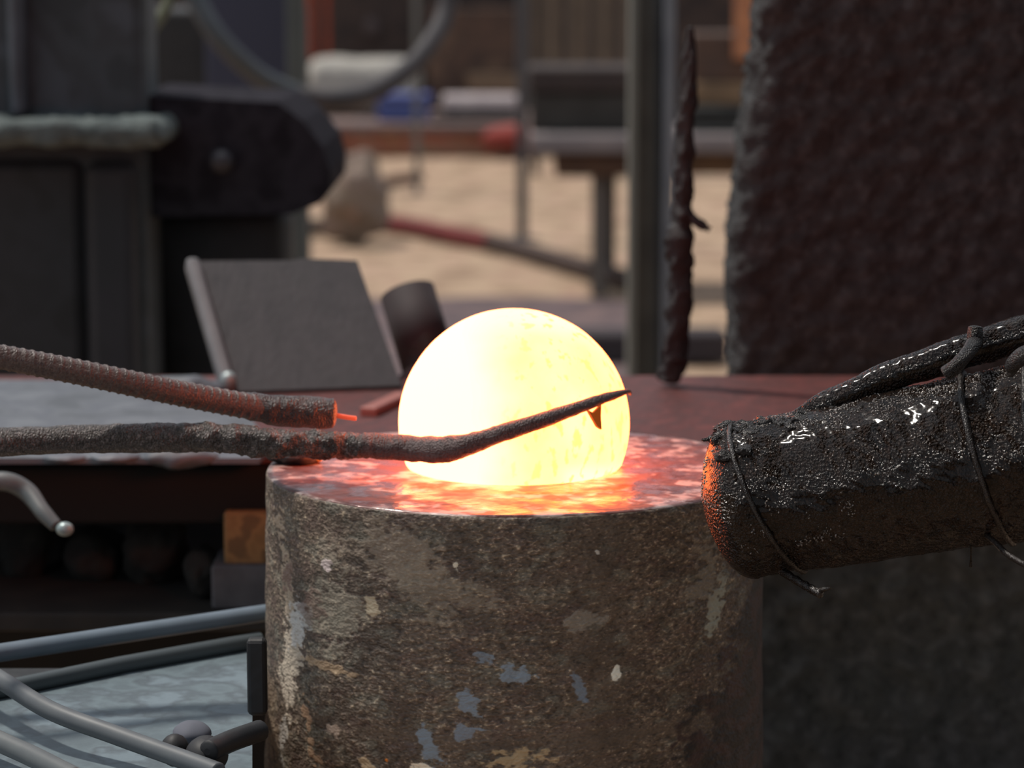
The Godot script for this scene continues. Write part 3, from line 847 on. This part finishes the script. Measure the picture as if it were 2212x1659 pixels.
func block() -> void:
	var t := thing("forging_block", "scaly brown steel cylinder with blue-grey bare spots under the glowing ball", "block")
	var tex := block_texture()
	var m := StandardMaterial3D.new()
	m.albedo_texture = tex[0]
	m.roughness = 0.62
	m.heightmap_enabled = true
	m.heightmap_texture = tex[1]
	m.heightmap_scale = 0.2
	m.uv1_scale = Vector3(1, -5, 1)
	m.uv1_offset = Vector3(0, 5.0 * H, 0)
	var n := noise(0.05, 91, 4)
	var prof := PackedVector2Array([Vector2(0.0001, 0.0), Vector2(CR + 0.0034, 0.0)])
	for k in 24: prof.append(Vector2(CR + 0.0034, 0.03 * k + 0.004))
	for k in range(0, 57): prof.append(Vector2(CR + 0.0034 * (1.0 - k / 56.0), H - 0.2235 + k * 0.0039))
	prof.append_array(PackedVector2Array([Vector2(CR - 0.0001, H - 0.0012), Vector2(CR - 0.0005, H - 0.0004), Vector2(CR - 0.0012, H - 0.0001), Vector2(0.0001, H - 0.0012)]))
	var bump := func(a: float, r: float, y: float) -> Vector2:
		var f := n.get_noise_3d(sin(a) * 129.0, y * 1000.0, cos(a) * 129.0)
		return Vector2(f * 0.0009, 0.0)
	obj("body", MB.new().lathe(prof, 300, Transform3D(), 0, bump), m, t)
	# top face: bright worn steel with pale scale
	var top := StandardMaterial3D.new()
	top.albedo_texture = top_texture()
	top.roughness = 0.36
	top.metallic = 0.25
	top.uv1_triplanar = false
	var rn := noise(0.02, 95, 4)
	var tn := ramp_tex(rn, [[0.3, Color(0.3, 0.3, 0.3)], [0.7, Color(0.75, 0.75, 0.75)]], 512)
	top.roughness_texture = tn
	top.roughness = 0.75
	top.heightmap_enabled = true
	top.heightmap_texture = bump_tex(noise(0.03, 96, 5), 512)
	top.heightmap_scale = 0.08
	var mb := MB.new()
	var start := 0
	var P := []
	var U := []
	var fl := noise(0.03, 97, 4)
	for layer in 2:
		var list := range(0, 41) if layer == 0 else range(40, -1, -8)
		for i in list:
			var row := PackedVector3Array()
			var ur := PackedVector2Array()
			var r: float = (CR - 0.0009) * i / 40.0
			for j in 181:
				var a := TAU * (j % 180) / 180.0
				var x := maxf(r, 0.00001) * sin(a)
				var zz := maxf(r, 0.00001) * cos(a)
				var y := H + 0.0005 + 0.0003 * fl.get_noise_2d(x * 1000.0, zz * 1000.0) - (0.0004 if i == 40 else 0.0)
				row.append(Vector3(x, y if layer == 0 else H - 0.003, zz))
				ur.append(Vector2(0.5 + x / 0.26, 0.5 + zz / 0.26))
			P.append(row); U.append(ur)
	mb.grid(P, U, 0)
	mb.close(start)
	obj("top_face", mb, top, t)

func top_texture() -> ImageTexture:
	var S := 512
	var a := noise_bytes(S, S, noise(0.012, 111, 5))
	var b := noise_bytes(S, S, noise(0.04, 112, 4))
	var out := PackedByteArray()
	out.resize(S * S * 3)
	for i in S * S:
		var w := clampf((a[i] - 95.0) / 80.0, 0.0, 1.0) * 0.6 + clampf((b[i] - 90.0) / 100.0, 0.0, 1.0) * 0.4
		w = s01(0.4, 0.85, w)
		out[i * 3] = int(lerpf(98.0, 168.0, w))
		out[i * 3 + 1] = int(lerpf(64.0, 150.0, w))
		out[i * 3 + 2] = int(lerpf(60.0, 144.0, w))
	return ImageTexture.create_from_image(Image.create_from_data(S, S, false, Image.FORMAT_RGB8, out))

# ------------------------------------------------------------------ the ball
func ball_centre() -> Vector3:
	return Vector3(0.0, H + 0.0232, 0.0)

func ball() -> void:
	var c := ball_centre()
	var W := 768
	var Hh := 384
	var n1 := noise(0.014, 121, 4)
	var n2 := noise(0.05, 122, 4)
	var out := PackedByteArray()
	out.resize(W * Hh * 3)
	for y in Hh:
		var ny := 1.0 - 2.0 * (y + 0.5) / Hh
		var rr := sqrt(maxf(0.0, 1.0 - ny * ny))
		for x in W:
			var phi := ((x + 0.5) / W - 0.5) * TAU
			var p := Vector3(sin(phi) * rr, ny, cos(phi) * rr)
			var sx := p.x
			var sy := p.y * 0.983 - absf(p.z) * 0.182
			var f := n1.get_noise_3dv(p * 60.0)
			# hotter white on the left, cooler yellow to the right, hotter again low on the right
			var cool := s01(-0.42, 0.12, sx + 0.25 * f + 0.18 * minf(sy, 0.0)) * (1.0 - 0.8 * s01(0.62, 0.95, sy + 0.2 * f))
			cool *= 1.0 - 0.75 * s01(0.3, 0.5, sx) * s01(0.30, 0.46, -sy)
			cool *= 0.75 + 0.5 * n1.get_noise_3dv(p * 90.0 + Vector3(50, 0, 0))
			var spots := s01(0.2, 0.42, n2.get_noise_3d(p.x * 170.0, p.y * 80.0, p.z * 170.0)) * s01(-0.2, 0.3, sx)
			cool = clampf(cool + 0.6 * spots, 0.0, 1.0)
			var b := lerpf(0.070, 0.032, pow(cool, 0.8))
			b = lerpf(b, 0.014, spots * 0.7)
			var i := (y * W + x) * 3
			out[i] = 255
			out[i + 1] = int(pow(lerpf(0.19, 0.16, cool), 1.0 / 2.2) * 255.0)
			out[i + 2] = int(pow(b, 1.0 / 2.2) * 255.0)
	var m := StandardMaterial3D.new()
	m.albedo_color = c8(60, 40, 34)
	m.roughness = 0.8
	m.emission_enabled = true
	m.emission = Color.WHITE
	m.emission_operator = BaseMaterial3D.EMISSION_OP_MULTIPLY
	m.emission_texture = ImageTexture.create_from_image(Image.create_from_data(W, Hh, false, Image.FORMAT_RGB8, out))
	m.emission_energy_multiplier = 12.5
	m.uv1_scale = Vector3(1, -1.0 / (2.0 * BR), 1)
	m.uv1_offset = Vector3(0, 0.5 + c.y / (2.0 * BR), 0)
	var t := thing("glowing_ball", "white-hot glowing steel ball with a flat foot on the forging block", "ball", Vector3(0, H, 0))
	var prof := PackedVector2Array()
	var low := asin(-0.0222 / BR)
	prof.append(Vector2(0.0001, H + 0.0009))
	prof.append(Vector2(BR * cos(low) - 0.004, H + 0.0009))
	prof.append(Vector2(BR * cos(low) - 0.0016, H + 0.0010))
	prof.append(Vector2(BR * cos(low) - 0.0004, H + 0.0014))
	for k in 72:
		var th := lerpf(low + 0.03, PI / 2 - 0.001, k / 71.0)
		prof.append(Vector2(BR * cos(th), c.y + BR * sin(th)))
	var bn := noise(0.03, 125, 3)
	var o := obj("glowing_shell", MB.new().lathe(prof, 144, Transform3D(), 0, func(a: float, r: float, y: float) -> Vector2: return Vector2(0.00035 * bn.get_noise_3d(sin(a) * r * 1000.0, y * 1000.0, cos(a) * r * 1000.0), 0.0) if r > 0.01 else Vector2.ZERO), m, t)
	o.name = "glowing_shell"
	var glow := OmniLight3D.new()
	glow.name = "ball_glow"
	glow.light_color = Color(1.0, 0.3, 0.14)
	glow.light_energy = 0.01
	glow.light_size = 0.05
	glow.omni_range = 12.0
	glow.omni_attenuation = 2.0
	glow.shadow_enabled = true
	t.add_child(glow)
	glow.position = c - t.position
	# a curled flake of cooler scale under the arm
	var fm := StandardMaterial3D.new()
	fm.albedo_color = c8(70, 36, 20)
	fm.emission_enabled = true
	fm.emission = Color(0.5, 0.22, 0.02)
	fm.emission_energy_multiplier = 1.0
	fm.roughness = 0.8
	var q := ball_front(1284, 905, 0.0012)
	var nn := (q - c).normalized()
	var r: Vector3 = nn.cross(Vector3.UP).normalized() * -1.0
	var tr := Transform3D(Basis(r, nn.cross(r), nn), q)
	obj("scale_flake", MB.new().prism(PackedVector2Array([Vector2(-0.0045, 0.0052), Vector2(-0.001, 0.0032), Vector2(0.0052, 0.0066), Vector2(0.004, 0.0008), Vector2(0.0036, -0.0058), Vector2(0.0008, -0.004)]), 0.0016, tr), fm, t)

# point above the ball's surface by r that is seen at the pixel
func ball_front(x: float, y: float, r: float) -> Vector3:
	var d := ray(x, y).normalized()
	var oc := EYE - ball_centre()
	var b := oc.dot(d)
	var q := b * b - oc.length_squared() + pow(BR + r, 2.0)
	return EYE + d * (-b - sqrt(maxf(q, 0.0)))

# ------------------------------------------------------------------ rods
func rods() -> void:
	var n := noise(0.09, 131, 4)
	var n2 := noise(0.25, 132, 3)
	# hooked bar
	var t := thing("hooked_bar", "scale-crusted steel bar curling round the front of the glowing ball", "bar", at(430, 950, 1.37))
	M.crust = surf([c8(52, 46, 43), c8(110, 100, 93), c8(40, 36, 36), c8(134, 122, 118)], 0.34, 30.0, 0.02, 0.1, 0.12, 0.05, 43)
	M.arm = surf([c8(84, 66, 64), c8(108, 92, 90), c8(70, 54, 52)], 0.55, 30.0, 0.02, 0.0, 0.12, 0.05, 47)
	var body: Array = [[-1300, 1010, 1.28], [-260, 966, 1.335], [-60, 958, 1.345], [120, 950, 1.355], [300, 946, 1.36], [460, 946, 1.365], [600, 958, 1.368], [740, 963, 1.376], [830, 962, 1.376]]
	var crust := func(l: float, a: float) -> float:
		return (0.0024 * n.get_noise_3d(l * 1000.0, cos(a) * 8.0, sin(a) * 8.0) + 0.0008 * n2.get_noise_3d(l * 1000.0, cos(a) * 8.0, sin(a) * 8.0)) * (0.25 + s01(0.32, 0.44, l)) * (1.0 - 0.75 * s01(0.44, 0.48, l))
	obj("shank", MB.new().tube(px_path(body, 26), radii([0.0072, 0.0072, 0.0072, 0.0070, 0.0073, 0.0074, 0.0074, 0.0068, 0.0052], 26), 32, crust), M.crust, t)
	var pts := [at(785, 962, 1.376), at(880, 968, 1.374)]
	var rr := [0.0066, 0.0066]
	for k in [[960, 971, 30], [1020, 957, 23], [1090, 934, 19], [1170, 908, 17], [1250, 880, 14], [1310, 859, 11], [1346, 848, 7]]:
		var r: float = k[2] * 1.36 / F
		pts.append(ball_front(k[0], k[1], r * 1.12))
		rr.append(r)
	var arm := func(l: float, a: float) -> float: return 0.0009 * n.get_noise_3d(l * 900.0, cos(a) * 6.0, sin(a) * 6.0) + 0.0003 * n2.get_noise_3d(l * 1000.0, cos(a) * 8.0, sin(a) * 8.0)
	obj("arm", MB.new().tube(spline(pts, 22), radii(rr, 22), 28, arm), M.arm, t)
	obj("arm_tip", MB.new().tube(spline([pts[-1], at(1358, 846, 1.418), at(1362, 852, 1.43)], 6), radii([0.0016, 0.0012, 0.0006], 6), 8), M.arm, t)
	# ribbed rod
	t = thing("ribbed_rod", "rust-brown ribbed reinforcing rod ending above the hooked bar", "rod", at(300, 830, 1.36))
	var rusty := surf([c8(78, 62, 58), c8(104, 88, 82), c8(68, 53, 50)], 0.42, 30.0, 0.02, 0.0, 0.05, 0.05, 49)
	var path := px_path([[-1300, 560, 1.24], [-260, 728, 1.31], [-60, 760, 1.33], [150, 800, 1.345], [320, 836, 1.36], [450, 862, 1.375], [560, 882, 1.385]], 90)
	var rib := func(l: float, a: float) -> float:
		var k := fposmod(l + 0.001 * sin(a * 2.0), 0.0046) / 0.0046
		return 0.00045 * s01(0.5, 0.7, k) * (1.0 - s01(0.85, 1.0, k)) * absf(sin(a)) + (0.0006 if absf(cos(a)) > 0.93 else 0.0)
	obj("ribbed_shaft", MB.new().tube(path, radii([0.0058, 0.0058, 0.0059, 0.0061, 0.0062, 0.0063, 0.0064], 90), 32, rib), rusty, t)
	var tip := px_path([[530, 877, 1.384], [600, 886, 1.388], [660, 890, 1.39], [717, 893, 1.392]], 22)
	var sc := surf([c8(48, 40, 38), c8(74, 62, 58), c8(38, 32, 31)], 0.3, 30.0, 0.02, 0.0, 0.1, 0.05, 53)
	obj("collar", MB.new().tube(tip, radii([0.0066, 0.0080, 0.0082, 0.0078], 22), 30, func(l: float, a: float) -> float: return 0.0011 * n.get_noise_3d(l * 1000.0, cos(a) * 8.0, sin(a) * 8.0 + 40.0)), sc, t)
	obj("wire_end", MB.new().tube(px_path([[712, 894, 1.39], [740, 900, 1.392], [768, 904, 1.394]], 6), even(13, 0.0013), 8), surf([c8(170, 110, 90)], 0.4), t)
	# what lies under the bar at the block's rim
	obj("scale_lump", MB.new().lump(on_y(640, 1000, H) + Vector3(0, 0.004, 0.0), Vector3(0.015, 0.0052, 0.012), 0.3, n), M.black)
	tag(get_child(-1), "flat black lump of scale on the left rim of the block", "scale")
	obj("brass_chip", MB.new().box(Vector3(0.0092, 0.0036, 0.004), 0.0008, Transform3D(Basis(Vector3.UP, 0.1), on_y(682, 990, H) + Vector3(0, 0.0035, 0.018))), surf([c8(216, 176, 90)], 0.4, 1.0, 0.01, 0.4))
	tag(get_child(-1), "tiny yellow metal chip against the black lump of scale", "chip")

# ------------------------------------------------------------------ the tarred pipe
func tar_pipe() -> void:
	var n := noise(0.05, 141, 4)
	var n2 := noise(0.28, 142, 3)
	var n3 := noise(0.02, 143, 3)
	M.tar = surf([c8(20, 13, 10), c8(32, 22, 16), c8(52, 34, 22), c8(24, 18, 15), c8(44, 33, 26)], 0.2, 14.0, 0.012, 0.0, 0.5, 0.09, 59)
	M.tar.metallic_specular = 0.35
	M.tar.clearcoat_enabled = true
	M.tar.clearcoat = 0.3
	M.tar.clearcoat_roughness = 0.12
	var p0 := at(1608, 1084, 1.262)
	var p1 := at(2212, 976, 1.245)
	var ax := (p1 - p0).normalized()
	var R := 0.0352
	var grow := 0.0048 / (p1 - p0).length()
	var t := thing("tarred_pipe", "thick glossy black tarred pipe bound with wire at the right", "pipe", p0)
	var path := PackedVector3Array()
	var rr := PackedFloat32Array()
	for k in 13:
		var f := k / 12.0
		path.append(p0 - ax * 0.0185 * (1.0 - f)); rr.append(R * pow(1.0 - pow(1.0 - f, 2.0), 0.5) if k > 0 else 0.007)
	var L := (p1 - p0).length() + 0.3
	for k in range(1, 341):
		path.append(p0 + ax * L * k / 340.0); rr.append(R + grow * L * k / 340.0)
	var lumpy := func(l: float, a: float) -> float:
		var q := Vector3(l * 1000.0, cos(a) * 34.0, sin(a) * 34.0)
		return 0.0016 * n3.get_noise_3dv(q) + 0.0012 * n.get_noise_3dv(q) + 0.0004 * n2.get_noise_3dv(q)
	var barrel := MB.new().tube(path, rr, 220, lumpy, false)
	var skin := barrel.v.duplicate()
	obj("tarred_barrel", barrel, M.tar, t)
	# crust of clotted tar along the upper end
	var up := Vector3.UP
	var fr := (EYE - p0)
	fr = (fr - ax * fr.dot(ax)).normalized()
	up = fr.cross(ax).normalized() * -1.0
	if up.y < 0.0: up = -up
	var crust := MB.new()
	rng.seed = 5
	for k in 70:
		var s := rng.randf_range(-0.009, 0.062)
		var th := rng.randf_range(-0.5, 0.55) + (0.45 if s < 0.008 else 0.0)
		var rad := R - 0.001 if s > 0.0 else R * sqrt(maxf(0.05, 1.0 - pow(-s / 0.0185, 2.0)))
		var c := p0 + ax * s + (up * cos(th) + fr * sin(th) * (1.0 if th > 0 else 1.0)) * rad
		crust.lump(c, Vector3(rng.randf_range(0.002, 0.006), rng.randf_range(0.0015, 0.0034), rng.randf_range(0.002, 0.0055)), 0.7, n2, 9)
	M.clot = surf([c8(26, 23, 22), c8(50, 46, 45), c8(34, 30, 29)], 0.3, 40.0, 0.02, 0.0, 0.12, 0.06, 61)
	var cr := obj("tar_crust", crust, M.clot, t)
	cr.set_meta("kind", "stuff")
	# gritty grey metal beads added as wet glints over the upper side, thousands
	var bead := SphereMesh.new()
	bead.radius = 0.5; bead.height = 1.0; bead.radial_segments = 8; bead.rings = 4
	var spots := []
	rng.seed = 23
	var cl := noise(0.06, 151, 3)
	var tries := 0
	while spots.size() < 12000 and tries < 90000:
		tries += 1
		var k := rng.randi_range(0, skin.size() / 3 - 1) * 3
		var f1 := rng.randf()
		var c := skin[k].lerp(skin[k + 1], f1).lerp(skin[k + 2], rng.randf())
		var rel := c - p0
		var s := rel.dot(ax)
		var rad := rel - ax * s
		var th := atan2(rad.dot(fr), rad.dot(up))
		if s > 0.2 or th < -0.6 or th > (2.3 if s < 0.05 else 1.75): continue
		var dense := cl.get_noise_3dv(rel * 1000.0) * 1.6 + 0.42 + 0.3 * s01(0.05, 0.12, s) - (0.75 if s > 0.05 else 0.5) * s01(0.5, 1.35, th)
		if rng.randf() > dense: continue
		var w := rng.randf_range(0.0004, 0.0011)
		spots.append(Transform3D(Basis.from_euler(Vector3(rng.randf() * 3.0, rng.randf() * 3.0, 0)) * Basis.from_scale(Vector3(w, w * rng.randf_range(0.5, 0.9), w * rng.randf_range(0.7, 1.6))), rel))
	var mm := MultiMesh.new()
	mm.transform_format = MultiMesh.TRANSFORM_3D
	mm.mesh = bead
	mm.instance_count = spots.size()
	for k in spots.size(): mm.set_instance_transform(k, spots[k])
	var beads := MultiMeshInstance3D.new()
	beads.name = "glint_beads"
	beads.multimesh = mm
	var bm := StandardMaterial3D.new()
	bm.albedo_color = c8(126, 120, 116)
	bm.metallic = 0.6
	bm.roughness = 0.34
	beads.material_override = bm
	beads.set_meta("kind", "stuff")
	t.add_child(beads, true)
	# drip
	var d0 := at(2098, 1180, 1.237)
	obj("tar_thread", MB.new().tube(PackedVector3Array([d0, d0 - Vector3(0, 0.004, 0), d0 - Vector3(0, 0.0095, 0)]), PackedFloat32Array([0.0006, 0.0003, 0.0008]), 8), M.tar, t)
	# wire ties
	var wire := surf([c8(26, 22, 20), c8(44, 36, 32)], 0.22, 40.0, 0.02, 0.0, 0.06, 0.06, 67)
	var ties := [[0.0118, -0.0098, 0.0013, "wire tie round the end of the tarred pipe with a loose twisted tail"], [0.113, -0.004, 0.0014, "wire tie round the middle of the tarred pipe by the upright knob"], [0.136, 0.003, 0.0014, "wire tie round the tarred pipe at the right edge"]]
	for k in ties.size():
		var q: Array = ties[k]
		var tt := thing("wire_tie", q[3], "wire", p0 + ax * q[0], "wire ties round the tarred pipe")
		var loop := PackedVector3Array()
		for j in 81:
			var a := TAU * j / 80.0
			loop.append(p0 + ax * (q[0] + q[1] * cos(a) - 0.007 * maxf(0.0, sin(a))) + (up * cos(a) + fr * sin(a)) * (R + grow * q[0] + 0.0007))
		obj("loop", MB.new().tube(loop, even(81, q[2]), 12, func(l: float, a: float) -> float: return 0.0007 * n2.get_noise_3d(l * 900.0, cos(a) * 3.0, sin(a) * 3.0 + k * 30.0)), wire, tt)
		if k == 0:
			obj("twisted_tail", MB.new().tube(px_path([[1690, 1234, 1.2469], [1715, 1250, 1.2368], [1745, 1268, 1.2259], [1772, 1283, 1.2165]], 16), even(49, 0.0016), 10, func(l: float, a: float) -> float: return 0.0006 * sin(l * 3600.0 + a)), wire, tt)
			obj("tail_end", MB.new().tube(px_path([[1762, 1278, 1.2202], [1778, 1274, 1.2156], [1794, 1270, 1.2120]], 6), radii([0.0016, 0.0011, 0.0005], 6), 8), wire, tt)
		elif k == 1:
			obj("tail", MB.new().tube(px_path([[2118, 1146, 1.2333], [2150, 1172, 1.2181], [2180, 1200, 1.2052], [2250, 1240, 1.1838]], 12), even(37, 0.0014), 10), wire, tt)
	# greasy rod bound on top
	t = thing("greasy_rod", "slim greasy rod bound on top of the tarred pipe", "rod", at(1990, 790, 1.25))
	var rod := px_path([[1690, 918, 1.2599], [1810, 862, 1.2554], [1920, 815, 1.2525], [2050, 770, 1.2483], [2212, 722, 1.2450], [2700, 590, 1.2307]], 30)
	obj("shaft", MB.new().tube(rod, radii([0.0032, 0.0062, 0.0069, 0.0076, 0.0088, 0.009], 30), 40, func(l: float, a: float) -> float: return 0.0009 * n.get_noise_3d(l * 1000.0, cos(a) * 7.0, sin(a) * 7.0) + 0.0003 * n2.get_noise_3d(l * 1000.0, cos(a) * 7.0, sin(a) * 7.0)), M.tar, t)
	obj("binding", MB.new().tube(px_path([[2044, 806, 1.2233], [2072, 784, 1.2208], [2096, 756, 1.2249], [2108, 738, 1.2349]], 10), even(31, 0.0034), 12, func(l: float, a: float) -> float: return 0.0012 * n.get_noise_3d(l * 1000.0, cos(a) * 4.0, sin(a) * 4.0)), M.clot, t)
	obj("knob", MB.new().tube(px_path([[2106, 745, 1.2372], [2106, 725, 1.2352], [2107, 708, 1.2351]], 8), radii([0.0038, 0.0036, 0.0033], 8), 18), M.clot, t)
	obj("loop_end", MB.new().tube(px_path([[2184, 806, 1.2106], [2190, 786, 1.2036], [2212, 768, 1.2000], [2250, 756, 1.1988]], 10), radii([0.002, 0.0036, 0.0042, 0.0042], 10), 14), M.clot, t)
